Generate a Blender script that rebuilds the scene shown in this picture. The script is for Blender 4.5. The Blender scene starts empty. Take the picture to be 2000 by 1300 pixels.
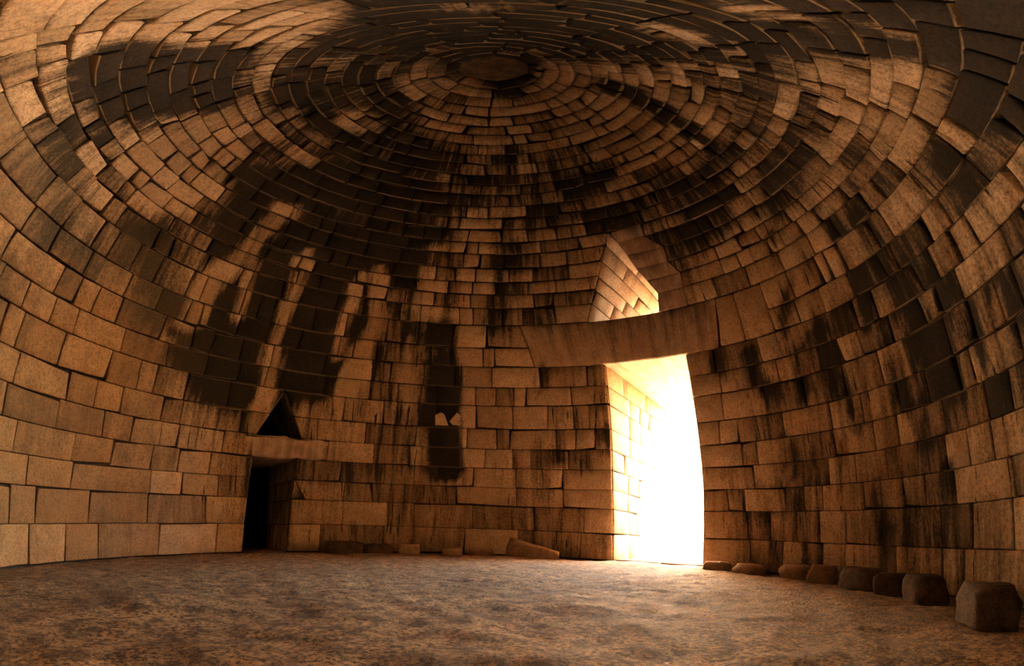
import bpy, math, random
import numpy as np
from mathutils import Vector, Matrix, noise as mnoise
random.seed(7)
sc = bpy.context.scene
COL = sc.collection
PI = math.pi

# ---------------------------------------------------------------- camera
# The photograph is a stitched equirectangular panorama: 808.4 px per radian.
F = 808.422
CAM = Vector((0.291, -5.900, 0.707))
def rad(d): return d*PI/180
cd = bpy.data.cameras.new('camera'); cam = bpy.data.objects.new('camera', cd); COL.objects.link(cam)
cd.type = 'PANO'
cd.panorama_type = 'EQUIRECTANGULAR'
cd.longitude_min = -1000/F; cd.longitude_max = 1000/F
cd.latitude_min = -(650-420.71)/F; cd.latitude_max = (650+420.71)/F
cd.clip_start = 0.02; cd.clip_end = 500
fw = Vector((0.06573674, 0.99711956, -0.03783208)); rt = Vector((0.99727511, -0.0643803, 0.03602134)); up = Vector((-0.03348194, 0.04009692, 0.99863467))
cam.matrix_world = Matrix(((rt.x, up.x, -fw.x, CAM.x), (rt.y, up.y, -fw.y, CAM.y), (rt.z, up.z, -fw.z, CAM.z), (0, 0, 0, 1)))
sc.camera = cam

AZM, AZS = 45.35, -51.74            # main doorway and side doorway, azimuth seen from the middle of the chamber
H, PW, R0 = 13.28, 1.87, 7.25
def Rz(z): return R0*max(1-(min(max(z, 0), H)/H)**PW, 0)
def dirs(az): a = rad(az); return Vector((math.sin(a), math.cos(a), 0)), Vector((math.cos(a), -math.sin(a), 0))
DM, SM = dirs(AZM); DS, SS = dirs(AZS)
def loc(D, S, u, n, z): return D*n + S*u + Vector((0, 0, z))

# ---------------------------------------------------------------- sky, sun, exposure
w = bpy.data.worlds.new('world'); sc.world = w; w.use_nodes = True
nt = w.node_tree; nt.nodes.clear()
sky = nt.nodes.new('ShaderNodeTexSky'); sky.sky_type = 'NISHITA'; sky.sun_disc = False
sky.sun_elevation = rad(48); sky.sun_rotation = rad(100); sky.air_density = 1.2; sky.dust_density = 2.5
bg = nt.nodes.new('ShaderNodeBackground'); bg.inputs['Strength'].default_value = 1.15
haze = nt.nodes.new('ShaderNodeMix'); haze.data_type = 'RGBA'; haze.blend_type = 'MULTIPLY'; haze.inputs[0].default_value = 1; haze.inputs[7].default_value = (1.05, .95, .82, 1)
nt.links.new(sky.outputs[0], haze.inputs[6])
out = nt.nodes.new('ShaderNodeOutputWorld'); nt.links.new(haze.outputs[2], bg.inputs[0]); nt.links.new(bg.outputs[0], out.inputs[0])

def portal(c, D, w_, h_):
    l = bpy.data.lights.new('sky_portal', 'AREA'); l.shape = 'RECTANGLE'; l.size = w_; l.size_y = h_; l.cycles.is_portal = True
    o = bpy.data.objects.new('sky_portal', l); COL.objects.link(o); o.location = c
    o.rotation_euler = (D).to_track_quat('Z', 'Y').to_euler(); return o
portal(loc(DM, SM, 0, 10.6, 2.8), DM, 2.8, 5.6)
portal(loc(DM, SM, 0, 9.6, 7.85), DM, 2.9, 2.1)
sl = bpy.data.lights.new('sun', 'SUN'); sl.energy = 60; sl.angle = rad(.6); sl.color = (1, .96, .9)
so = bpy.data.objects.new('sun', sl); COL.objects.link(so)
sd = (DM*.46 + SM*.62 + Vector((0, 0, .75))).normalized()
so.rotation_euler = sd.to_track_quat('Z', 'Y').to_euler()

sc.view_settings.view_transform = 'Standard'; sc.view_settings.look = 'None'
sc.view_settings.gamma = 1; sc.view_settings.use_curve_mapping = False
sc.view_settings.exposure = 3.88
cy = sc.cycles
cy.use_denoising = True; cy.max_bounces = 12; cy.diffuse_bounces = 9; cy.glossy_bounces = 2
cy.sample_clamp_indirect = 0; cy.caustics_reflective = False; cy.caustics_refractive = False

# ---------------------------------------------------------------- soot map of the vault (azimuth x height along the wall), shade painted in at lower right
SOOT_SHADE = """
33333333333333333443221111111111111111111111111111111111111111111122333433322222222222222222222222222222222222222222222333444444443222223333333333333333333333333333333333333333333333333333333333333333
33333333333333333443221111111111111111111111111111111111111111111122333433322222222222222222222222222222222222222222222333444444443211223333333333333333333333333333333333333333333334444333333333333333
33333333333333333443221111111111111111111111111111111111111111111122333433322222222222222222222222222222222222222222222333444444443211223333333333333333333333333333333333333333333334444433333333333333
33333333333333333443221111111111111111111111111111111111111111111122333433322222222222222222222222222222222222222222222333444444443111223333333333333333333533333333333333333333333334444433333333333333
33333333333333333443221111111111111111111111111111111111111111111222333433322222222222222222222222222222222222222222222333444444442111223333333333443333333833333333333333333333333334444433333333333333
33333333333333333443221111111111111111111111111111111111111111112223334433322222222222222222222222222222222222222222222233344444442111223333333333433333334533333333333333333333333334444433333333333333
33333333333333334432222111111111111111111111111111111111111111122233344433322222222222222222222222222222222233222222222222333444442111223334444444333333338333333334333333333333333334444433333333333333
33333333333333334433222222222221111111111111111111111111111111222333444433322222222222222222222222211111223333321111111222233333442111223344444444333335337333333338333333333333333334444433333333333333
33333333333333334433222222222222222222211111111111111111111112223334444333333333222222222222222322211122333333321111111111222233332111222344444333333354354333333338333333333333444444444443333333333333
33333333333333334433222222222222222222222222222222222222222222233344444433333333333333332222247974211123333333221111111111112222232111222222222282222363333333333333333334444444444444444443333333333333
33333333333333344332222222222222222222222222222222222222222222333444444433333333333333333333379997221123333333111145111111111112222111222222222552222283333333335644444444444444444444444443333333333333
33333333333333344332222222222222222222222222222222222222222222333444444433333333333333333333489997111123332243353145111111111111111111122222222822222283333333336544444444444444444444444444333333333333
33333333333333344333322222222222222222222222222222222222222222333440014433333333333333333333489996000112222242353145111111111111111111122222224622222333363333337544647444444444444444444444333333333333
33333333333333444444433322222222222222222222222222222222222333333440004433333333333333333333599996000111111242353212157211111111111111122222222222222333663333753344857444444444444444444444433333333333
33333333333334443444444433222222222222222222222222222222233334444440004333333333333333333333699995000111111242353421157211111111111111122222222222222334743333753344866448444444444444444444433333333333
33333333333334443334444444333222222222222222222222222233334556666661004333333333333333333333699994000111111121353421157211111111111111121222222222222336533333753344875448444744444444444444443333333333
33333333333344433233344444444333222222222222222222233333345788888883005665433333333333333333799993000111111111353421134111111111111111100122222422382347433333753355875447444744444444444444443333333333
33333333333444332222333444444444333222222222222223333334456889999983007788876543333333331124899982000111111211353111145111111111111111100122687622382357333333533375866456445544444444444444444333333333
33333333334443322222233334444444443332222222222222233334567899999983008899999731013333331124899982000111111531353111156111111111111111100123847322382266333333333376757455447444444444444444444433333333
33333333344433222222222333344444433322222222222222333345678899999983008899999740003333321124899982000111111631111111156111111111111111130123822222482275333333333376647554444444444444444476444443333333
33333333444332222222222223333444333322222222222333333457888899999982008999999861002333321124899982000111111427111111123111111111111111174222822333463374333338333676645444444444444444444788744443333333
33333344434322222222222222233333333333333333333333345676788999999983008999999983002333321124899982000111111127111111111111111111111111175222832222222477333337433756544444444444444444447888886443333333
33333342124432222222222222222333333333333333333344556621158999999983009999997135002333321134899971000111111127111111111111111111111111165222222223411236233336533756644444444456444444478888874433333333
33332111112433222222222222222233344444444444455555565621148888888883009999996116001433321133589830000111111111111111111111111111111111111111111113741115322224633754444444444477444444788888865433333333
11111111111343222222222222222334444444444444555666665521138861188883009999997116200244421125667500000111111111111111111111111111222222211111111111473111222113633764444444444477444446888888777533333331
11111111111134322222222222222334555554444445556666665531128861188883008999998115600033345416777500001111111111111112222222222222222232221111111111167211221113633764444444444467544468888888888754333333
11111111111123432222222222223344554444444455566666665431117861188884007999999312920023357517677510013432222222222222222222223333333333322111111111116411521113723674444444444467544678888888888888643333
11111111111112433222222222233445544444444555666666655441113861188885005999999511740023357516577510014653333333322233333333333333344444332111111111111111531111823475444444444444443356678888888888643333
11111111111111343322222233344444444322444556666666655453111551288885004999999611540035667411144310014664333333322223333344444444444444332211111111118111441111823365444443333333433333346888888888643333
31111111112431234333333344445544444322444445566666655555111241288885003999999611640046664321134310004665443333222222333344444444444444433221111111115311261111732344444333322222222222346884588888653333
31111111114311123444444555544444444322223333555666655567411121288886001999999611620056665432224410004565443322222222223344444444444444433221111111112711111223322334443332222222222222357874788888654333
31111111111111123445555544444444444221000001235566555567721111488887000999999511500076666432233410003565443322222222223344444444444444443322111111111811123344433334443332222222222223458844888888765433
33111111111111157666555566654444442100000000012345555567841113788887000999999634400287777422234420002566443322222222223334444444444444443334432221111112334455444444443332222222222223468746888888765444
44111111111111368999999999875444421000000000000222345578872111488888002999999999300599887422234410002566544322222222222334444444444444444445655444321233445555554444433332222222222234578547588888776554
55422111111111147999999999997654421000000000001222345678884111168888888999999999988999886422234410002566555332222222222334444444444444445556666665433344555555555444433332222222222234577443358888876655
66622211111111125899999999999875431000000000012222345678887211138888888999999999999999886322234410002466555432222222222333444444444444455666666666543344555555555544444443322222222334678864335688887766
77752321111111113689999999999987531000000000012222356788888411115888888999999999999999886422344310002456555432222222222233444444444444455666666666554444455555555555444444443333222345688885333788888777
77774332111111112479999999999997631000000000122223467788888621126888888888888899999999888665554310002456555432222233222233444444444444455666666666654444445555555544444444444444444456788887647888888887
88886433211111111357999999999998531000000000122224667788888886788888888888888888888888887777654311112445544433333333333333344444444444445666666666655444444555554444444444444444445567888888888888888888
88888643321111111146899999999999763210000000001234556677788888888888888887777777778888887776544432223444444443334444443333444444444444445566666666655544444455444444444444444444445667888888888888888888
88788864332111111135689999999999876421101112222344444556667788888888887777777777777777777776544444444444444444444444444444444444444444445566666555544444444444444444444444444444455677888688888888888888
65588887533221111123578888888877665533222222223334444444556677788887777777777777777777777765444444444444444444444444444444444444444444444555544333222249972222233444444444444444455677533467888888888876
44458888764332211222334444444444444443322222222334444444444566777777777777777777777777777765444444444444444444444444566555544444444444333443321111111139981111111223334444444444556665333334568888888844
44558888887654322223334444445555554444433333333333334444444455667777777777777777777777777654444444444444444444444444566666666666655532222111111111111139993111111111123334444445566776543333588888888844
66788888888876544433344444445556666666666654433333333333333445566777777777777777777777776554444444444445665444444444455566666666666653111111111111111139995111111111222334444455566777754437888888888866
88888888888888776655555555556666677777777776555544444433333445667777777777777777777777766544444444444445665444444444444444444454444431111111111111111138997211111111222334444455666778876788888888888888
88888888888888888877766666667766666777777777777777777777766777777777777777777777777777765444444444444445666544444444444444444333322211111111111111111127999411111111222333444555667778888888888888888888
88888888888888888888888877777666666677777777777777777765444455556666677777777777777776554444444444444444566544444444444444433332211111111111111111111116999731111111222333445556667778888888888888888888
88888888888888888888877777766666666677777777777777765333333333333333356777666666666554444444444444444444566654333333333344333221111111111111111111111114899973111111222233445556667777888888888888888888
88888888888888888877777776666666666667777777777777776655544433333334567666655554444333333333333333333333344433333333333333322211111111111111111111111113799997311111122233344566667777888888888888888888
88888888888888887777776666666666666667777777777777777777777777766777665544433333333222222222222222222222222222222222333333222111111111111111111111111115899998521111112223344456667777788888888888888888
88888888888877777777766666666666666666777777777777777777777777777655443333332222222222222222222222222222222222222222233332221111111111111111111111111125899999742111112223344455667777777788887788887778
77777777777777777776666666666666666666777777777777777777777666554443332222222222222222222222222222222222222222222222223333222111111111111111111111111112467776421111122233344455666677777777777777777777
77777777777777766666666665555555555555555555555555555555444443333322222222222222222222222222222222222222222222222222222333332222111111111111111111111111111111111111222233334445556666677776677777777777
77777666666666666666666655555555544444444444433333322222222222223333333333222222222222222222222222222222222222222223333333333322222111111111111111111111111111111111222233334444455566666666666777777777
77766666666666666666655555555555544444444444333332222222222222222222222222222222222233333333333333333333444444444444443333333333332222211111111111111111111111111112222223333344556666666666666666777777
66666666666666666666666666555555444444444444444444333333332222222222222222222222222333333333344444555555566666666666666655555555544443333222222222111111111111111122222234455566666666666666666666666666
66666666666666666666666666666666666666666555555544444444444444333333333333333334444444445555556666666777777777777777777777777777776666666666665555555555555555555566666666677777777766666666666666666666
66666666666666666666666666666666666666666666666666666555555555544444444444455555555566666666777777777777777777777777777777777777777777777777777777777777777777777777777777777777777776666666666666666666
66666666666666666666666666666666666666666666666666666666666666666666666666777777777777777777777777777777777777777777777777777777777777777777777777777777777777777777777777777777777777777666666666666666
"""
rows = np.array([[int(c) for c in r] for r in SOOT_SHADE.split()], float)/9.0*1.25
NS, NA = rows.shape
_z = np.linspace(0, 13.2, 2000); _r = R0*(1-(_z/H)**PW)
_s = np.concatenate([[0], np.cumsum(np.hypot(np.diff(_z), np.diff(_r)))])
def arc(z): return float(np.interp(z, _z, _s))
def soot_shade_at(az, z):
    x = (az+180)/360*NA-.5; y = arc(z)/_s[-1]*NS-.5
    x0 = math.floor(x); y0 = math.floor(y); fx = x-x0; fy = y-y0
    y0 = min(max(y0, 0), NS-1); y1 = min(y0+1, NS-1)
    a = rows[y0, x0 % NA]*(1-fx)+rows[y0, (x0+1) % NA]*fx
    b = rows[y1, x0 % NA]*(1-fx)+rows[y1, (x0+1) % NA]*fx
    return a*(1-fy)+b*fy

# ---------------------------------------------------------------- materials
class N:
    def __init__(s, name):
        s.m = bpy.data.materials.new(name); s.m.use_nodes = True; s.t = s.m.node_tree; s.t.nodes.clear()
        s.o = s.t.nodes.new('ShaderNodeOutputMaterial'); s.b = s.t.nodes.new('ShaderNodeBsdfPrincipled')
        s.t.links.new(s.b.outputs[0], s.o.inputs[0]); s.b.inputs['Specular IOR Level'].default_value = .25
    def n(s, k, **kw):
        x = s.t.nodes.new(k)
        for a, b in kw.items(): setattr(x, a, b)
        return x
    def l(s, a, b): s.t.links.new(a, b)
    def math(s, op, a, b=None, c=None, clamp=False):
        x = s.n('ShaderNodeMath', operation=op, use_clamp=clamp)
        for i, v in enumerate((a, b, c)):
            if v is None: continue
            if isinstance(v, (int, float)): x.inputs[i].default_value = v
            else: s.l(v, x.inputs[i])
        return x.outputs[0]
    def attr(s, name, out='Fac'): return s.n('ShaderNodeAttribute', attribute_name=name).outputs[out]
    def noise(s, vec, scale, detail=4, rough=.55, dist=0):
        x = s.n('ShaderNodeTexNoise'); x.inputs['Scale'].default_value = scale; x.inputs['Detail'].default_value = detail
        x.inputs['Roughness'].default_value = rough; x.inputs['Distortion'].default_value = dist
        if vec is not None: s.l(vec, x.inputs['Vector'])
        return x.outputs['Fac']
    def mapv(s, vec, scale):
        x = s.n('ShaderNodeMapping'); x.inputs['Scale'].default_value = scale; s.l(vec, x.inputs['Vector']); return x.outputs[0]
    def smooth(s, v, a, b, lo=0, hi=1):
        x = s.n('ShaderNodeMapRange', interpolation_type='SMOOTHSTEP'); s.l(v, x.inputs[0])
        for i, q in enumerate((a, b, lo, hi)): x.inputs[i+1].default_value = q
        return x.outputs[0]
    def mix(s, f, a, b, mode='MIX'):
        x = s.n('ShaderNodeMix', data_type='RGBA', blend_type=mode)
        if isinstance(f, (int, float)): x.inputs[0].default_value = f
        else: s.l(f, x.inputs[0])
        for i, v in ((6, a), (7, b)):
            if isinstance(v, tuple): x.inputs[i].default_value = (*v, 1)
            else: s.l(v, x.inputs[i])
        return x.outputs[2]
    def ramp(s, f, stops):
        x = s.n('ShaderNodeValToRGB'); s.l(f, x.inputs[0]); e = x.color_ramp.elements
        while len(e) < len(stops): e.new(.5)
        for q, (p, c) in zip(e, stops): q.position = p; q.color = (*c, 1)
        return x.outputs[0]
    def bump(s, h, strength, dist):
        x = s.n('ShaderNodeBump'); x.inputs['Strength'].default_value = strength; x.inputs['Distance'].default_value = dist
        s.l(h, x.inputs['Height']); s.l(x.outputs[0], s.b.inputs['Normal'])

def stone_material():
    s = N('limestone'); P = s.n('ShaderNodeNewGeometry').outputs['Position']
    mp = s.attr('mp', 'Vector'); soot_shade = s.attr('soot_shade'); tint = s.attr('tint'); edge = s.attr('edge'); gold = s.attr('gold')
    streak = s.noise(s.mapv(mp, (5.5, .55, 1)), 1.0, 5, .6, .3)
    blot = s.noise(P, 2.6, 5, .6, .4); fine = s.noise(P, 17, 5, .65); speck = s.noise(P, 70, 3, .6)
    clean = s.ramp(tint, [(0, (.47, .325, .185)), (.35, (.58, .405, .24)), (.7, (.68, .48, .295)), (1, (.76, .565, .37))])
    clean = s.mix(s.smooth(blot, .35, .72, 0, .55), clean, (.40, .265, .155))
    clean = s.mix(s.smooth(fine, .42, .72, 0, .65), clean, (.27, .17, .095))
    clean = s.mix(s.smooth(speck, .58, .74, 0, .6), clean, (.12, .07, .035))
    grain = s.noise(P, 42, 4, .75)
    clean = s.mix(s.smooth(grain, .50, .68, 0, .75), clean, (.18, .11, .06))
    clean = s.mix(s.smooth(grain, .30, .44, .35, 0), clean, (.74, .57, .38))
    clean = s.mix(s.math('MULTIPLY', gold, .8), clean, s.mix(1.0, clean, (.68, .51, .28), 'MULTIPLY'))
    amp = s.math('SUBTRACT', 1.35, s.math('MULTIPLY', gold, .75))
    f = s.math('ADD', soot_shade, s.math('MULTIPLY', s.math('SUBTRACT', streak, .5), amp))
    f = s.math('ADD', f, s.math('MULTIPLY', s.math('SUBTRACT', blot, .5), s.math('MULTIPLY', gold, .5)))
    f = s.math('ADD', f, s.math('MULTIPLY', s.math('SUBTRACT', tint, .5), s.math('SUBTRACT', s.math('MULTIPLY', gold, .25), .46)))
    f = s.math('ADD', f, s.math('MULTIPLY', s.math('SUBTRACT', fine, .5), .55))
    drip = s.noise(s.mapv(mp, (15, .8, 1)), 1.0, 3, .55, .2)
    patchy = s.noise(P, 1.1, 3, .5)
    dr = s.math('MULTIPLY', s.smooth(drip, .60, .70), s.math('MULTIPLY', s.smooth(patchy, .42, .58), s.math('SUBTRACT', 1, gold)))
    f = s.math('ADD', f, s.math('MULTIPLY', dr, s.smooth(soot_shade, .08, .3, 0, .75)))
    f = s.smooth(f, .04, .90)
    dark = s.ramp(fine, [(.3, (.014, .010, .008)), (.7, (.045, .030, .018))])
    mid = s.mix(.35, (.17, .105, .055), clean, 'MIX')
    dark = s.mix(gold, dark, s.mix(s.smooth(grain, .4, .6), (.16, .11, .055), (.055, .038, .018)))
    c = s.mix(s.smooth(f, 0, .55), clean, mid); c = s.mix(s.smooth(f, .45, 1), c, dark)
    c = s.mix(s.math('MULTIPLY', s.smooth(edge, .2, .75), s.smooth(soot_shade, .45, .85, 0, .8)), c, (.42, .30, .18))
    c = s.mix(s.attr('plaster'), c, s.mix(s.smooth(s.math('ADD', s.math('MULTIPLY', blot, .5), s.math('MULTIPLY', streak, .5)), .38, .60), (.64, .47, .37), (.36, .24, .17)))
    s.l(c, s.b.inputs['Base Color']); s.b.inputs['Roughness'].default_value = .9
    h = s.math('ADD', s.math('MULTIPLY', fine, .6), s.math('ADD', s.math('MULTIPLY', speck, .35), s.math('MULTIPLY', blot, .7)))
    s.bump(h, .8, .045); return s.m
def plain_material(name, a, b, scale=4, bump=.4, dist=.03, rough=.95):
    s = N(name); P = s.n('ShaderNodeNewGeometry').outputs['Position']
    v = s.noise(P, scale, 6, .65); v2 = s.noise(P, scale*8, 4, .6)
    f = s.math('ADD', s.math('MULTIPLY', v, .6), s.math('MULTIPLY', v2, .4))
    s.l(s.mix(s.smooth(f, .35, .65), a, b), s.b.inputs['Base Color']); s.b.inputs['Roughness'].default_value = rough
    s.bump(f, bump, dist); return s.m
def earth_material():
    s = N('trodden_earth'); P = s.n('ShaderNodeNewGeometry').outputs['Position']
    big = s.noise(P, .9, 5, .6, .5); med = s.noise(P, 5, 6, .7, .3); fine = s.noise(P, 28, 5, .7); gr = s.noise(P, 110, 3, .6)
    c = s.mix(s.smooth(big, .35, .65), (.66, .38, .17), (.48, .27, .12))
    c = s.mix(s.smooth(med, .42, .62, 0, .9), c, (.19, .105, .05))
    c = s.mix(s.smooth(fine, .44, .62, 0, .9), c, (.085, .05, .028))
    c = s.mix(s.smooth(gr, .58, .7, 0, .5), c, (.50, .38, .26))
    s.l(c, s.b.inputs['Base Color']); s.b.inputs['Roughness'].default_value = .92
    s.l(s.mix(s.smooth(s.noise(P, 11, 4, .6, .6), .56, .66, 0, .75), c, (.10, .055, .028)), s.b.inputs['Base Color'])
    h = s.math('ADD', s.math('MULTIPLY', med, 1.0), s.math('ADD', s.math('MULTIPLY', fine, .5), s.math('MULTIPLY', gr, .12)))
    s.bump(h, 1.0, .09); return s.m
STONE = stone_material()
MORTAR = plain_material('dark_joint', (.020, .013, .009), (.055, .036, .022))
EARTH = earth_material()
ROCK = plain_material('rough_rock', (.40, .26, .145), (.20, .125, .07), 5, .6, .05)
DARKROCK = plain_material('dark_rock', (.13, .08, .045), (.05, .03, .02), 5, .6, .05)
GRASS = plain_material('dry_grass', (.16, .17, .06), (.27, .23, .10), 2)
OUTWALL = plain_material('sunlit_masonry', (.55, .42, .28), (.45, .34, .22), 3)
OUTEARTH = plain_material('pale_gravel', (.42, .34, .25), (.34, .27, .2), 6)

# ---------------------------------------------------------------- helpers
def link(name, me, mat, parent=None, smooth=False):
    o = bpy.data.objects.new(name, me); COL.objects.link(o); me.materials.append(mat)
    if parent: o.parent = parent
    if smooth: me.shade_smooth()
    return o
def mesh(name, V, Fc):
    me = bpy.data.meshes.new(name); me.from_pydata([tuple(v) for v in V], [], Fc); me.validate(); me.update(); return me
def structure(o): o['kind'] = 'structure'; return o
def holder(name, loc_=(0, 0, 0)):
    o = bpy.data.objects.new(name, None); o.location = loc_; COL.objects.link(o); return structure(o)
def rnd(a, b): return random.uniform(a, b)

def block(parent, S, Nf, w_, h_, depth=.3, gold=0., gap=.012, bev=.03, proud=0., soot_shade_f=None, mpf=None, tint=None, plaster=0., name='stone', nx=None, wob=.012):
    """A squared stone: S(a,b) gives the face point for a,b in 0..1, Nf(a,b) the direction into the wall."""
    ga, gb = gap/w_, gap/h_; ea, eb = min(bev/w_, .3), min(bev/h_, .3)
    k = nx or max(2, int(round(w_/.28)))
    As = [0, ea]+[ea+(1-2*ea)*i/k for i in range(1, k)]+[1-ea, 1]
    Bs = [0, eb, .5, 1-eb, 1]
    na, nb = len(As), len(Bs); V = []; so_ = []; ed = []; mp = []
    seed = Vector((rnd(0, 99), rnd(0, 99), rnd(0, 99))); tilt = (rnd(-wob, wob), rnd(-wob, wob))
    cor = [(rnd(-.5, .5)*gap*1.2, rnd(-.5, .5)*gap*1.2) for _ in range(4)]
    if rnd(0, 1) < .35:
        ck = random.randrange(4); cor[ck] = tuple(q*rnd(.02, .06) for q in ((1, 1), (-1, 1), (-1, -1), (1, -1))[ck])
    def pt(a, b, inset):
        ca = sum(c[0]*wt for c, wt in zip(cor, ((1-a)*(1-b), a*(1-b), a*b, (1-a)*b)))/w_
        cb = sum(c[1]*wt for c, wt in zip(cor, ((1-a)*(1-b), a*(1-b), a*b, (1-a)*b)))/h_
        A = ga+(1-2*ga)*a+ca; B = gb+(1-2*gb)*b+cb
        rimw = 1 if (a in (0, 1) or b in (0, 1)) else 0
        if rimw:   # worn, uneven arris
            q = mnoise.noise(seed+Vector((a*w_*3, b*h_*3, 0)))*gap*.9
            A += (q/w_)*(1 if a == 0 else -1 if a == 1 else 0); B += (q/h_)*(1 if b == 0 else -1 if b == 1 else 0)
            if a in (0, 1) and b in (0, 1): A += (.5-a)*ea*.9; B += (.5-b)*eb*.9
        return S(A, B)+Nf(A, B)*inset
    for b in Bs:
        for a in As:
            rimw = a in (0, 1) or b in (0, 1)
            lump = mnoise.noise(seed+Vector((a*w_*2.2, b*h_*2.2, 5)))*wob*1.1
            ins = -proud+lump+tilt[0]*(a-.5)*2+tilt[1]*(b-.5)*2+(bev*.85 if rimw else 0)
            V.append(pt(a, b, ins))
            so_.append(soot_shade_f(a, b) if soot_shade_f else .15); ed.append(1. if b in (0, 1) else 0.); mp.append(mpf(a, b) if mpf else (a*w_, b*h_, 0))
    Fc = [(j*na+i, j*na+i+1, (j+1)*na+i+1, (j+1)*na+i) for j in range(nb-1) for i in range(na-1)]
    ring = [i for i in range(na)]+[j*na+na-1 for j in range(1, nb)]+[(nb-1)*na+i for i in range(na-2, -1, -1)]+[j*na for j in range(nb-2, 0, -1)]
    base = len(V)
    for r in ring:
        a, b = As[r % na], Bs[r//na]
        V.append(pt(a, b, depth)); so_.append(.6); ed.append(0.); mp.append(mp[r])
    m_ = len(ring)
    for i in range(m_):
        j = (i+1) % m_; Fc.append((ring[j], ring[i], base+i, base+j))
    c = sum((V[i] for i in range(base)), Vector())/base
    me = mesh(name, [v-c for v in V], Fc)
    n = len(V)
    if len(me.vertices) == n:
        for nm, val in (('soot_shade', so_), ('edge', ed), ('tint', [tint if tint is not None else rnd(0, 1)]*n), ('plaster', [plaster]*n), ('gold', [gold]*n)):
            me.attributes.new(nm, 'FLOAT', 'POINT').data.foreach_set('value', val)
        me.attributes.new('mp', 'FLOAT_VECTOR', 'POINT').data.foreach_set('vector', [x for p in mp for x in p])
    o = link(name, me, STONE, parent); o.location = c
    me.polygons.foreach_set('use_smooth', [True]*((nb-1)*(na-1))+[False]*m_)
    return o

def wallN(az, z):
    d, _ = dirs(az); dz = .05; s = (Rz(z+dz)-Rz(z-dz))/(2*dz)
    v = d*1.0+Vector((0, 0, -s)); v.normalize(); return v
def wallP(az, z): d, _ = dirs(az); v = d*Rz(z); v.z = z; return v

def dome_stone(parent, aL0, aR0, aL1, aR1, z0, z1, **kw):
    zm = (z0+z1)/2; w_ = rad((aR0+aR1-aL0-aL1)/2)*Rz(zm); h_ = arc(z1)-arc(z0)
    if w_ < .05: return None
    dz0, dz1 = kw.pop('dz', (0, 0))
    def uv(a, b):
        L = aL0+(aL1-aL0)*b; R_ = aR0+(aR1-aR0)*b; return L+(R_-L)*a, z0+(z1-z0)*b
    S = lambda a, b: wallP(*uv(a, b)); Nf = lambda a, b: wallN(*uv(a, b))
    jit = rnd(-1, 1); am = (aL0+aR0)/2; am = (am+180) % 360-180
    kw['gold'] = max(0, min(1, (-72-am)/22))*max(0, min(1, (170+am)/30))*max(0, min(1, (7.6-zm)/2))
    def sf(a, b):
        az, z = uv(a, b); return soot_shade_at(az, z)+jit*.08
    def mpf(a, b):
        az, z = uv(a, b); return (rad(az)*6.0, arc(z)+jit*.15, 0)
    return block(parent, S, Nf, w_, h_, soot_shade_f=sf, mpf=mpf, **kw)

# ---------------------------------------------------------------- the setting: beehive vault
walls = {}
BACK = {k: ([], []) for k in ('wall_left', 'wall_front', 'wall_right', 'wall_back', 'ceiling')}
def section(az, z):
    az = (az+180) % 360-180
    if z > 11.03: return 'ceiling'
    if -150 <= az < -46: return 'wall_left'
    if -46 <= az < 46: return 'wall_front'
    if 46 <= az < 150: return 'wall_right'
    return 'wall_back'
Z = [0, .80, 1.53, 2.10, 2.69, 3.27, 3.86, 4.53, 5.05, 5.62, 6.14, 6.75, 7.20, 7.55, 7.87, 8.22, 8.58, 8.88, 9.19, 9.48, 9.77, 10.05, 10.29, 10.53, 10.79, 11.03, 11.27, 11.50, 11.73, 11.96, 12.19, 12.42, 12.64, 12.86]
def lerp(pts, z):
    for (z0, u0), (z1, u1) in zip(pts, pts[1:]):
        if z <= z1: return u0+(u1-u0)*max(0, (z-z0))/(z1-z0)
    return pts[-1][1]
DOOR_L = [(0, -1.40), (2.2, -1.39), (5.62, -1.17)]; DOOR_R = [(0, 1.42), (2.3, 1.39), (5.62, 1.09)]
LIN_L, LIN_R = -2.95, 1.97
TRI_L = [(6.75, -1.36), (8.88, -.22)]; TRI_R = [(6.75, .55), (7.2, .60), (7.87, .20), (8.88, -.18)]
PATCH_R = [(6.75, 1.28), (7.55, 1.22), (7.56, 1.0), (8.22, .95), (8.23, .62), (8.88, .55)]
SD_L = [(0, -.82), (2.69, -.63)]; SD_R = [(0, .60), (2.69, .70)]
SLIN_L, SLIN_R = -.66, 1.56
ST_L = [(3.27, -.60), (4.46, .05)]; ST_R = [(3.27, .76), (4.46, .07)]
def u2az(azc, u, z): return azc+math.degrees(math.asin(max(-1, min(1, u/Rz(z)))))
AZBIG = 80.6
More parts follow.
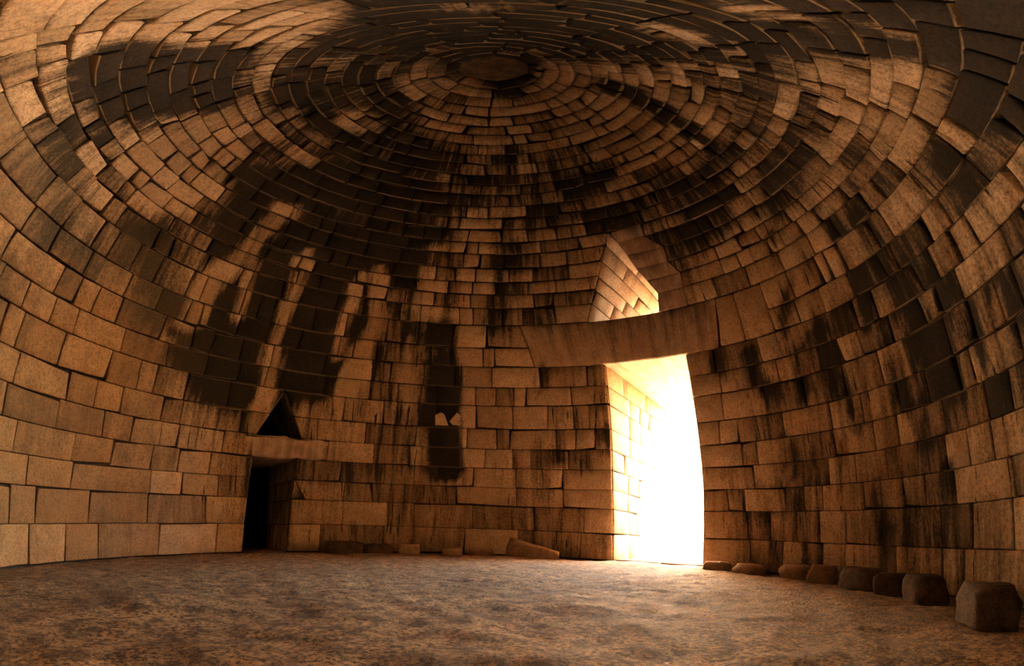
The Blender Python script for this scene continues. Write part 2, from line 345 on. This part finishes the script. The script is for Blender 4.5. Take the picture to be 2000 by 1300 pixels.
def holes(z0, z1):
    """openings and special blocks of a course: (left at z0, right at z0, left at z1, right at z1)"""
    e = 1e-4; a, b = z0+e, z1-e; zm = (z0+z1)/2; H_ = []
    def add(c, L, R_, name):
        f = (lambda p, z: lerp(p, z)) if isinstance(L, list) else (lambda p, z: p)
        H_.append((u2az(c, f(L, a), a), u2az(c, f(R_, a) if isinstance(R_, list) else R_, a), u2az(c, f(L, b), b), u2az(c, f(R_, b) if isinstance(R_, list) else R_, b), name))
    if zm < 5.62: add(AZM, DOOR_L, DOOR_R, 'door')
    elif zm < 6.75:
        H_.append((u2az(AZM, LIN_L, a), AZBIG, u2az(AZM, LIN_L, b), AZBIG, 'lintel'))
    elif zm < 8.88: add(AZM, TRI_L, PATCH_R, 'tri')
    if zm < 2.69: add(AZS, SD_L, SD_R, 'side')
    elif zm < 3.27: H_.append((u2az(AZS, SLIN_L, a), u2az(AZS, SLIN_R, a), u2az(AZS, SLIN_L, b), u2az(AZS, SLIN_R, b), 'slintel'))
    elif zm < 4.5: add(AZS, ST_L, ST_R, 'stri')
    return sorted(H_)
JOINTS = {0: [-100.1, -92.7, -78.4, -64.6, -39.2, -15.9, -2.9, 10.4, 26.4, 65.7, 74.2, 79.1, 95.3, 111.5, 126.7], 1: [-107.2, -95.1, -81.4, -67.5, -33.8, -22.4, -15.8, -1.1, 14.6, 26.9, 64.6, 75.7, 86.9, 92.8, 105.5, 121.1], 2: [-109.6, -99.7, -81.3, -73.8, -64.8, -33.6, -26.4, -18.5, -5.2, 9.8, 21.6, 64.3, 82.0, 89.6, 97.3, 101.6, 111.4, 115.9], 3: [-113.2, -100.1, -91.0, -81.7, -75.1, -67.4, -23.8, -9.9, -1.1, 9.8, 16.5, 21.7, 65.9, 78.0, 89.6, 100.4, 111.6, 123.2], 4: [-105.0, -94.1, -87.3, -80.3, -75.8, -71.5, -64.8, -26.6, -17.5, 1.6, 8.8, 13.5, 23.2, 63.2, 72.2, 100.9, 112.7, 127.0]}
for nm in BACK:
    V_, F_ = BACK[nm]
def backing(aL0, aR0, aL1, aR1, z0, z1):
    n = max(1, int((aR0-aL0)/3)); ov = .25
    for i in range(n):
        t0, t1 = i/n, (i+1)/n
        q = [(aL0-ov+(aR0-aL0+2*ov)*t0, z0-.03), (aL0-ov+(aR0-aL0+2*ov)*t1, z0-.03), (aL1-ov+(aR1-aL1+2*ov)*t1, z1+.03), (aL1-ov+(aR1-aL1+2*ov)*t0, z1+.03)]
        V_, F_ = BACK[section((q[0][0]+q[1][0])/2, (z0+z1)/2)]
        k = len(V_)
        for az, z in q: V_.append(wallP(az, z)+wallN(az, z)*.075)
        F_.append((k, k+1, k+2, k+3))
SPECS = []      # stones to build once the wall objects exist
for ci, (z0, z1) in enumerate(zip(Z, Z[1:])):
    H_ = holes(z0, z1)
    if not H_: ivs = [(-180, 180, -180, 180)]
    else:
        ivs = []; cur = (H_[-1][1]-360, H_[-1][3]-360)
        for h in H_:
            ivs.append((cur[0], h[0], cur[1], h[2])); cur = (h[1], h[3])
    wm = .98 if ci < 5 else .80 if ci < 9 else .72 if ci < 15 else .60 if ci < 25 else .5
    start = random.uniform(-180, -170)
    for (a0, b0, a1, b1) in ivs:
        r = Rz((z0+z1)/2); full = not H_
        if full: a0 = a1 = start-6; b0 = b1 = a0+360
        backing(a0, b0, a1, b1, z0, z1)
        if ci == 2 and abs(a0-u2az(AZS, .67, z0)) < 1.5:   # chipped triangular hole by the side doorway
            a0 += 3.4
        lo, hi = max(a0, a1), min(b0, b1); js = []
        known = [j for j in JOINTS.get(ci, []) if lo+1.2 < j < hi-1.2]
        pts = [lo]+known+[hi]
        for p, q in zip(pts, pts[1:]):
            if known and p != lo and q != hi:
                js.append(q); continue
            wdeg = math.degrees(wm/r); x = p; seg = q-p
            if known and seg < wdeg*2.2: js.append(q); continue
            n = max(1, round(seg/wdeg)); ws = [rnd(.5, 1.5) if rnd(0, 1) < .8 else rnd(.35, .6) for _ in range(n)]; t = sum(ws)
            for v in ws: x += v/t*seg; js.append(x)
        js = js[:-1]
        e0 = [a0]+[j+rnd(-.05, .05)/r*28 for j in js]+[b0]; e1 = [a1]+[j+rnd(-.05, .05)/r*28 for j in js]+[b1]
        for i in range(len(e0)-1):
            first = i == 0 and not full; last = i == len(e0)-2 and not full
            SPECS.append((e0[i], e0[i+1], e1[i], e1[i+1], z0, z1, ci))
for nm, (V_, F_) in BACK.items():
    walls[nm] = structure(link(nm, mesh(nm, V_, F_), MORTAR))
for (a, b, c, d, z0, z1, ci) in SPECS:
    zm = (z0+z1)/2
    # each section keeps its own stones
    big = ci < 11
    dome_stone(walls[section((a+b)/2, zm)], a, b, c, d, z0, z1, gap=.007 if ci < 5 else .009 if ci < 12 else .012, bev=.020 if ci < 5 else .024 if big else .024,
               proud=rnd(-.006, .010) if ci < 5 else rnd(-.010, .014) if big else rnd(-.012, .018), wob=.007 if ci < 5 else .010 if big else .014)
# full-height blocks right of the lintel
zl0, zl1 = 5.62, 6.75
cuts = [u2az(AZM, LIN_R, 6.2), 72.6, AZBIG]
for i in range(2):
    l0 = u2az(AZM, LIN_R+.04, zl0) if i == 0 else cuts[i]; l1 = u2az(AZM, LIN_R-.02, zl1) if i == 0 else cuts[i]
    dome_stone(walls['wall_right'], l0, cuts[i+1], l1, cuts[i+1], zl0, zl1, gap=.012, bev=.04, tint=.6, wob=.02)
backing(u2az(AZM, LIN_R-.1, zl0), AZBIG, u2az(AZM, LIN_R-.1, zl1), AZBIG, zl0, zl1)
V_, F_ = BACK['wall_right']
bk = walls['wall_right'].data; bk.clear_geometry(); bk.from_pydata([tuple(v) for v in V_], [], F_)
# capstone: flat dark slab closing the vault
def capstone():
    V = []; Fc = []; n = 28
    for k, (r, z) in enumerate(((.0, 12.84), (.30, 12.845), (.50, 12.86), (.60, 12.90), (.62, 13.15), (.0, 13.15))):
        for i in range(n):
            a = 2*PI*i/n; q = 1+.03*math.sin(3*a)+.02*math.sin(7*a+1)
            V.append((r*q*math.sin(a), r*q*math.cos(a), z+.01*math.sin(5*a)))
        if k:
            for i in range(n):
                j = (i+1) % n; Fc.append(((k-1)*n+i, (k-1)*n+j, k*n+j, k*n+i))
    me = mesh('capstone', V, Fc); o = link('capstone', me, DARKROCK, walls['ceiling']); o['label'] = 'dark round capstone closing the top of the vault'
capstone()

# ---------------------------------------------------------------- main doorway
door1 = holder('door_1', loc(DM, SM, 0, 7.1, 0))
NOUT = 10.3
def prism(name, poly, mat, parent):
    """closed hexahedral core from 8 points (4 near, 4 far)"""
    me = mesh(name, poly, [(0, 1, 2, 3), (7, 6, 5, 4), (0, 4, 5, 1), (1, 5, 6, 2), (2, 6, 7, 3), (3, 7, 4, 0)])
    o = link(name, me, mat, parent)
    if parent: o.matrix_parent_inverse = Matrix.Translation(-parent.location)
    return o
def under(o, p): o.parent = p; o.matrix_parent_inverse = Matrix.Translation(-Vector(p.location)); return o
def nface(u, z): return math.sqrt(max(Rz(z)**2-u*u, .01))
def reveal(parent, D, S_, line, sgn, z0, z1, nend, njoin, soot_shade=.08, tintr=(.0, .6), start=.02, zig=0, leanfn=None):
    """stones of a passage wall: face at u=line(z), from the vault face out to nend; sgn=-1 left wall, +1 right wall"""
    n0 = nface(lerp(line, (z0+z1)/2), (z0+z1)/2)
    nend = nend if z0 < 6.7 or parent.name != 'window_1' else 9.2  # triangle passage cut short so that daylight reaches deeper
    s0, s1 = nface(lerp(line, z0), z0)+start, nface(lerp(line, z1), z1)+start
    js = njoin
    ks = [0]+js+[1]
    for i in range(len(ks)-1):
        def uv(a, b, i=i):
            st = s0+(s1-s0)*b; t = ks[i]+(ks[i+1]-ks[i])*a; z = z0+(z1-z0)*b
            return st+(nend-st)*t, z
        def S(a, b): n, z = uv(a, b); return loc(D, S_, lerp(line, z), n, z)
        slope = (lerp(line, z1-1e-3)-lerp(line, z0+1e-3))/(z1-z0)
        nv = (S_*sgn+Vector((0, 0, -slope*sgn))).normalized()
        w_ = (nend-n0)*(ks[i+1]-ks[i]); h_ = (z1-z0)
        flip = sgn > 0
        Sf = (lambda a, b: S(1-a, b)) if flip else S
        o = block(parent, Sf, lambda a, b: nv, w_, h_, depth=.35, gap=.008, bev=.02, proud=rnd(-.004, .008), soot_shade_f=lambda a, b: soot_shade, mpf=lambda a, b: (a*w_+i*3, z0+b*h_, 0), tint=rnd(*tintr), wob=.006)
        under(o, parent)
for ci, (z0, z1) in enumerate(zip(Z[:9], Z[1:10])):
    for line, sgn in ((DOOR_L, -1), (DOOR_R, 1)):
        k = 3 if ci % 2 else 2
        js = sorted([(j+1+rnd(-.25, .25)+(.25 if ci % 2 else 0))/(k+1.3) for j in range(k)])
        reveal(door1, DM, SM, line, sgn, z0, z1, NOUT, js)
def core(parent, D, S_, line, sgn, zs, nout, width, off=.2):
    k = math.ceil(width/.8)
    for za, zb, i in [(p, q, i) for p, q in zip(zs, zs[1:]) for i in range(k)]:
        a, b = lerp(line, za)+sgn*(.07+width*i/k), lerp(line, zb)+sgn*(.07+width*i/k); c, d = a+sgn*(width/k+.02), b+sgn*(width/k+.02)
        prism('core_masonry', [loc(D, S_, a, nface(a, za)+off, za), loc(D, S_, c, nface(c, za)+off, za), loc(D, S_, d, nface(d, zb)+off, zb), loc(D, S_, b, nface(b, zb)+off, zb),
                         loc(D, S_, a, nout, za), loc(D, S_, c, nout, za), loc(D, S_, d, nout, zb), loc(D, S_, b, nout, zb)], MORTAR, parent)
for line, sgn in ((DOOR_L, -1), (DOOR_R, 1)): core(door1, DM, SM, line, sgn, (0, 1.5, 3., 4.4, 5.72), NOUT, 1.6)
# the great lintel
def lintel(parent, D, S_, uL, uR, z0, z1, nend, plaster=0., outp=.01, rough=.01, name='lintel', soot_shade=None, azc=None, bev=.03, nz=5, slant=(0, 0)):
    nu = max(8, int((uR-uL)/.22)); V = []; so_ = []; ed = []; mp = []; seed = Vector((rnd(0, 99), 3, 1))
    zs = [z0+bev*0, z0+bev]+[z0+(z1-z0)*j/nz for j in range(1, nz)]+[z1-bev, z1]
    def add(u, n, z, rec):
        V.append(loc(D, S_, u, n+rec+mnoise.noise(seed+Vector((u*1.7, z*1.7, n)))*rough, z+(mnoise.noise(seed+Vector((u*2.3, z, 9)))*.09 if rough > .1 else 0)))
        az = azc+math.degrees(math.asin(u/Rz(z))); so_.append(soot_shade_at(az, z) if soot_shade is None else soot_shade); ed.append(0.); mp.append((u, z, 0))
    rowsN = []
    for j, z in enumerate(zs):
        row = []
        for i in range(nu+1):
            b_ = (z-z0)/(z1-z0); l_ = uL+slant[0]*b_; r_ = uR+slant[1]*b_
            t = i/nu; t = 0 if i == 0 else 1 if i == nu else t; u = l_+(r_-l_)*t
            row.append(len(V)); add(u, nface(u, z), z, bev*.8 if (i in (0, nu) or j in (0, len(zs)-1)) else -outp)
        rowsN.append(row)
    Fc = []
    for j in range(len(rowsN)-1):
        for i in range(nu): Fc.append((rowsN[j][i], rowsN[j][i+1], rowsN[j+1][i+1], rowsN[j+1][i]))
    nfront = len(Fc)
    def backrow(z, nn):
        row = []
        for i in range(nu+1):
            row.append(len(V)); u = uL+(uR-uL)*i/nu; V.append(loc(D, S_, u, nn, z)); so_.append(.05); ed.append(0.); mp.append((u, nn, 0))
        return row
    b0 = backrow(z0, nend); b1 = backrow(z1, nend)
    for i in range(nu):
        Fc.append((rowsN[0][i+1], rowsN[0][i], b0[i], b0[i+1])); Fc.append((rowsN[-1][i], rowsN[-1][i+1], b1[i+1], b1[i])); Fc.append((b0[i+1], b0[i], b1[i], b1[i+1]))
    Fc.append([r[0] for r in reversed(rowsN)]+[b0[0], b1[0]]); Fc.append([r[-1] for r in rowsN]+[b1[-1], b0[-1]])
    me = bpy.data.meshes.new(name); me.from_pydata([tuple(v) for v in V], [], Fc); me.update(); n = len(V)
    for nm, val in (('soot_shade', so_), ('edge', ed), ('tint', [.45]*n), ('plaster', [plaster]*n), ('gold', [0.]*n)):
        me.attributes.new(nm, 'FLOAT', 'POINT').data.foreach_set('value', val)
    me.attributes.new('mp', 'FLOAT_VECTOR', 'POINT').data.foreach_set('vector', [x for p in mp for x in p])
    me.polygons.foreach_set('use_smooth', [True]*nfront+[False]*(len(Fc)-nfront))
    return under(link(name, me, STONE), parent)
o = lintel(door1, DM, SM, LIN_L, LIN_R, 5.62, 6.75, NOUT, plaster=.25, azc=AZM, rough=.03)
o['label'] = 'huge smooth lintel block spanning the doorway'
# threshold slabs
for i, (n0, n1, u0, u1) in enumerate(((7.2, 7.75, -1.35, .1), (7.2, 7.7, .12, 1.35), (7.8, 8.6, -1.35, -.3), (7.75, 8.5, -.25, 1.35), (8.65, 9.6, -1.35, .4), (8.6, 9.5, .45, 1.35))):
    def S(a, b): return loc(DM, SM, u0+(u1-u0)*a, n0+(n1-n0)*b, .03)
    o = block(door1, S, lambda a, b: Vector((0, 0, -1)), u1-u0, n1-n0, depth=.12, gap=.01, bev=.02, tint=.9, name='threshold_slab', soot_shade_f=lambda a, b: .05)
    under(o, door1)

# ---------------------------------------------------------------- relieving triangle over the lintel
win1 = holder('window_1', loc(DM, SM, 0, 5.0, 6.75))
for ci in range(11, 17):
    z0, z1 = Z[ci], Z[ci+1]
    reveal(win1, DM, SM, TRI_L, -1, z0, z1, NOUT, [.22+.1*(ci % 3), .62+.06*(ci % 2)], soot_shade=.1, start=.05)
    reveal(win1, DM, SM, [(q, w_) for q, w_ in TRI_R], 1, z0, z1, NOUT, [.5], soot_shade=.1, start=.05)
    # smooth pinkish repair blocks right of the opening
    def az(line, z): return u2az(AZM, lerp(line, z), z)
    a, b = z0+1e-4, z1-1e-4
    dome_stone(walls['wall_right'], az(TRI_R, a), az(PATCH_R, a), az(TRI_R, b), az(PATCH_R, b), z0, z1, plaster=1., gap=.001, bev=.006, wob=.004, proud=.012)
    backing(az(TRI_R, a), az(PATCH_R, a), az(TRI_R, b), az(PATCH_R, b), z0, z1)
bk = walls['wall_right'].data; bk.clear_geometry(); bk.from_pydata([tuple(v) for v in BACK['wall_right'][0]], [], BACK['wall_right'][1])
bk = walls['wall_front'].data; bk.clear_geometry(); bk.from_pydata([tuple(v) for v in BACK['wall_front'][0]], [], BACK['wall_front'][1])
for line, sgn in ((TRI_L, -1), (TRI_R, 1)): core(win1, DM, SM, line, sgn, (6.7, 7.3, 7.9, 8.5, 9.1), 9.2, 2.6)

prism('core_masonry', [loc(DM, SM, u, n, z) for n in (4.15, 9.2) for u, z in ((-1.9, 8.9), (1.5, 8.9), (1.5, 9.6), (-1.9, 9.6))], MORTAR, win1)

# ---------------------------------------------------------------- side doorway and its dark chamber
door2 = holder('door_2', loc(DS, SS, 0, 7.1, 0))
for ci, (z0, z1) in enumerate(zip(Z[:4], Z[1:5])):
    reveal(door2, DS, SS, SD_L, -1, z0, z1, 9.1, [.5], soot_shade=.45)
    reveal(door2, DS, SS, SD_R, 1, z0, z1, 9.1, [.45+.1*(ci % 2)] if ci != 1 else [], soot_shade=.38, tintr=(.2, .5))
for line, sgn in ((SD_L, -1), (SD_R, 1)): core(door2, DS, SS, line, sgn, (0, 1.4, 2.75), 9.1, 1.6)
o = lintel(door2, DS, SS, SLIN_L, SLIN_R, 2.69, 3.27, 9.1, azc=AZS, soot_shade=.22, plaster=.85, outp=.08, rough=.13, bev=.04, nz=4, slant=(0, 0))
o['label'] = 'rough pale lintel block over the side doorway'
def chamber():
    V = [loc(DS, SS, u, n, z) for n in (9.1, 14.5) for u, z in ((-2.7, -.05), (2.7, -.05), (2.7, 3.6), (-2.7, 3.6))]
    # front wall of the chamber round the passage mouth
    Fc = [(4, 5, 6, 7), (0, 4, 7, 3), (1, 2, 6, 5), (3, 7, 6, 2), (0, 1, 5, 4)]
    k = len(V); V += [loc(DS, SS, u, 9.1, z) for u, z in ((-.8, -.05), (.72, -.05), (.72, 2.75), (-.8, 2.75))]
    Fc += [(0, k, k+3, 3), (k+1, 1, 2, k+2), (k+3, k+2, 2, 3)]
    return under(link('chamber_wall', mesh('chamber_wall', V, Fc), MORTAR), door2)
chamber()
win2 = holder('window_2', loc(DS, SS, 0, 6.7, 3.27))
for z0, z1 in ((3.27, 3.86), (3.86, 4.46)):
    for line, sgn in ((ST_L, -1), (ST_R, 1)): reveal(win2, DS, SS, line, sgn, z0, z1, 8.4, [], soot_shade=.55, start=.05)
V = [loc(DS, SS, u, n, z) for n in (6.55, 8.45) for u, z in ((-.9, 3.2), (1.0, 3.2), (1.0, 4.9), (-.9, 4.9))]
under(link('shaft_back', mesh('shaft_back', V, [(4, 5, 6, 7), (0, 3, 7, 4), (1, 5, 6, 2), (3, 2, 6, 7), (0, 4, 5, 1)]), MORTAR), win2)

# two pale three-cornered stones set in the black streak
def wedge(pts, depth=.06):
    V = [wallP(a, z)-wallN(a, z)*.035 for a, z in pts]+[wallP(a, z)+wallN(a, z)*depth for a, z in pts]; n = len(pts)
    c = sum(V, Vector())/len(V)
    me = mesh('stone', [v-c for v in V], [tuple(range(n))]+[((i+1) % n, i, n+i, n+(i+1) % n) for i in range(n)])
    k = len(V)
    for nm, val in (('soot_shade', 0.), ('edge', 0.), ('tint', 1.), ('plaster', .25), ('gold', 0.)): me.attributes.new(nm, 'FLOAT', 'POINT').data.foreach_set('value', [val]*k)
    me.attributes.new('mp', 'FLOAT_VECTOR', 'POINT').data.foreach_set('vector', [0.]*(3*k))
    o = link('stone', me, STONE, walls['wall_front']); o.location = c; o['label'] = 'small pale three-cornered stone in the black streak'
wedge([(-11.5, 3.92), (-8.0, 3.92), (-9.2, 4.25), (-10.2, 4.30), (-11.6, 4.22)])
wedge([(-7.8, 4.05), (-7.0, 3.95), (-5.0, 3.93), (-5.0, 4.22), (-5.9, 4.32)])

# ---------------------------------------------------------------- floor
def floor():
    V = [(0, 0, 0)]; Fc = []; na = 360; rings = [.085*i for i in range(1, 94)]
    def hgt(x, y):
        r = math.hypot(x, y); p = Vector((x, y, 0))
        h = .035*mnoise.noise(p*.8)+.026*mnoise.noise(p*2.3+Vector((5, 0, 0)))+.020*mnoise.noise(p*5)
        h -= .05*max(0, min(1, (r-6.0)/.8))*max(0, min(1, (7.6-r)/.3)) if abs(x*SM.x+y*SM.y) > 1.6 or (x*DM.x+y*DM.y) < 0 else 0
        return h
    for r in rings:
        for i in range(na):
            a = 2*PI*i/na; x, y = r*math.sin(a), r*math.cos(a); V.append((x, y, hgt(x, y)))
    for i in range(na): Fc.append((0, 1+(i+1) % na, 1+i))
    for k in range(len(rings)-1):
        for i in range(na):
            j = (i+1) % na; Fc.append((1+k*na+i, 1+k*na+j, 1+(k+1)*na+j, 1+(k+1)*na+i))
    me = mesh('floor', V, Fc); structure(link('floor', me, EARTH, smooth=True))
floor()
# ---------------------------------------------------------------- outside: facade, open entrance passage, mound
def box(name, D, S_, u0, u1, n0, n1, z0, z1, mat):
    V = [loc(D, S_, u, n, z) for n in (n0, n1) for u, z in ((u0, z0), (u1, z0), (u1, z1), (u0, z1))]
    return structure(link(name, mesh(name, V, [(0, 1, 2, 3), (7, 6, 5, 4), (0, 4, 5, 1), (1, 5, 6, 2), (2, 6, 7, 3), (3, 7, 4, 0)]), mat))
box('wall_facade_left', DM, SM, -9, -1.4, NOUT-.1, NOUT+.3, -.1, 6.75, OUTWALL)
box('wall_upper_left', DM, SM, -9, -.9, 9.0, 9.3, 9.0, 16, OUTWALL)
box('wall_upper_right', DM, SM, -.9, 9, 9.0, 9.3, 9.0, 16, OUTWALL)
box('wall_shaft_left', DM, SM, -9, -2.2, 9.0, 9.3, 6.6, 9.0, OUTWALL)  # unseen upper facade, set back to let more daylight into the triangle
box('wall_shaft_right', DM, SM, 2.2, 9, 9.0, 9.3, 6.6, 9.0, OUTWALL)
box('setback_ledge_left', DM, SM, -9, -1.4, 9.0, NOUT+.3, 6.5, 6.75, OUTWALL)  # ledges added where the facade is cut back for the light
box('setback_ledge_right', DM, SM, 1.4, 9, 9.0, NOUT+.3, 6.5, 6.75, OUTWALL)
box('wall_facade_right', DM, SM, 1.4, 9, NOUT-.1, NOUT+.3, -.1, 6.75, OUTWALL)
box('wall_outer_left', DM, SM, -4.2, -3.1, NOUT+.9, 44, -.1, 8, OUTWALL)
box('wall_outer_right', DM, SM, 3.1, 4.2, NOUT+.9, 44, -.1, 5, OUTWALL)
box('floor_outside', DM, SM, -30, 30, 7.0, 60, -.3, -.035, OUTEARTH)
box('ground', DM, SM, -30, 30, -30, 60, -.9, -.31, EARTH)
box('floor_side_chamber', DS, SS, -3, 3, 6.9, 15, -.3, -.03, EARTH)
box('wall_hillside_left', DM, SM, -9, -8, 9.0, 16, -.1, 16, GRASS)
box('wall_hillside_right', DM, SM, 8, 9, 9.0, 16, -.1, 16, GRASS)
def mound():
    V = []; Fc = []; na = 60; nr = 14
    for j in range(nr+1):
        t = j/nr; r = 17*math.cos(t*PI/2)**.8; z = 17*math.sin(t*PI/2)-.3
        for i in range(na+1):
            a = rad(AZM+28+(360-56)*i/na); V.append((r*math.sin(a), r*math.cos(a), z))
    for j in range(nr):
        for i in range(na):
            k = j*(na+1)+i; Fc.append((k, k+1, k+na+2, k+na+1))
    structure(link('mound', mesh('mound', V, Fc), GRASS, smooth=True))
mound()

# ---------------------------------------------------------------- boulders along the foot of the wall
def boulder(az, r, sx, sy, sz, label, mat=ROCK, rot=0., group=None, seed=0, taper=0., tilt=0.):
    V0 = []; import bmesh
    bm = bmesh.new(); bmesh.ops.create_icosphere(bm, subdivisions=3, radius=1)
    d, s = dirs(az); sp = Vector((seed*7.3, seed*3.1, 1))
    for v in bm.verts:
        p = v.co.copy(); q = p*(1+.28*mnoise.noise(p*1.3+sp)+.10*mnoise.noise(p*3.4+sp))
        q = Vector(tuple(math.copysign(min(abs(c), .74+.06*mnoise.noise(sp+Vector((c, i, 0))))/.74, c) for i, c in enumerate(q)))*.92
        q += Vector((0, 0, 1))*.10*mnoise.noise(p*2.2+sp)
        tp = 1-taper*(q.x+1)/2
        v.co = Vector((q.x*sx, q.y*sy*tp, max(q.z*sz*tp, -sz*.8)))
    me = bpy.data.meshes.new('boulder'); bm.to_mesh(me); bm.free()
    o = link('boulder', me, mat, smooth=True)
    o.location = d*r+Vector((0, 0, sz*.66-.05)); o.rotation_euler = (0, tilt, -rad(az)+rot)
    o['label'] = label; o['category'] = 'boulder'
    if group: o['group'] = group
G1 = 'boulders along the foot of the wall right of the doorway'; G2 = 'boulders along the foot of the wall left of the doorway'
boulder(63.5, 6.55, .33, .25, .17, 'flat dark boulder nearest the right jamb of the doorway', ROCK, 0, G1, 1)
boulder(72.0, 6.50, .40, .28, .17, 'low long boulder with a pale left end, second from the doorway', ROCK, 0, G1, 2)
boulder(84.0, 6.55, .38, .30, .22, 'squarish boulder, third from the doorway along the right wall', ROCK, 0, G1, 3)
boulder(91.5, 6.45, .28, .26, .25, 'upright pale boulder, fourth from the doorway along the right wall', ROCK, .3, G1, 4)
boulder(101.5, 6.40, .42, .30, .27, 'broad block-like boulder, fifth from the doorway along the right wall', DARKROCK, 0, G1, 5)
boulder(111.0, 6.25, .26, .24, .26, 'pointed boulder in shadow, sixth from the doorway along the right wall', DARKROCK, .5, G1, 6)
boulder(118.5, 6.30, .36, .28, .27, 'large dark boulder, second from the right edge of the photo', DARKROCK, 0, G1, 7)
boulder(136.5, 6.15, .34, .26, .30, 'large dark boulder at the right edge of the photo', DARKROCK, 0, G1, 8)
boulder(-34.5, 6.60, .60, .24, .24, 'low dark boulder just right of the side doorway', DARKROCK, 0, G2, 9)
boulder(-25.5, 6.62, .48, .22, .20, 'low brown boulder, second from the side doorway', DARKROCK, 0, G2, 10)
boulder(-17.5, 6.52, .34, .26, .20, 'small rounded pale boulder, third from the side doorway', ROCK, 0, G2, 11)
boulder(-6.0, 6.65, .34, .20, .15, 'tiny boulder half sunk in the earth, fourth from the side doorway', ROCK, 0, G2, 12)
boulder(1.5, 6.65, .40, .20, .16, 'small flat boulder left of the long tapering one', ROCK, 0, G2, 13)
boulder(15.5, 6.45, .84, .28, .33, 'long tapering pale boulder lying left of the doorway', ROCK, 0, G2, 14, .55, .14)
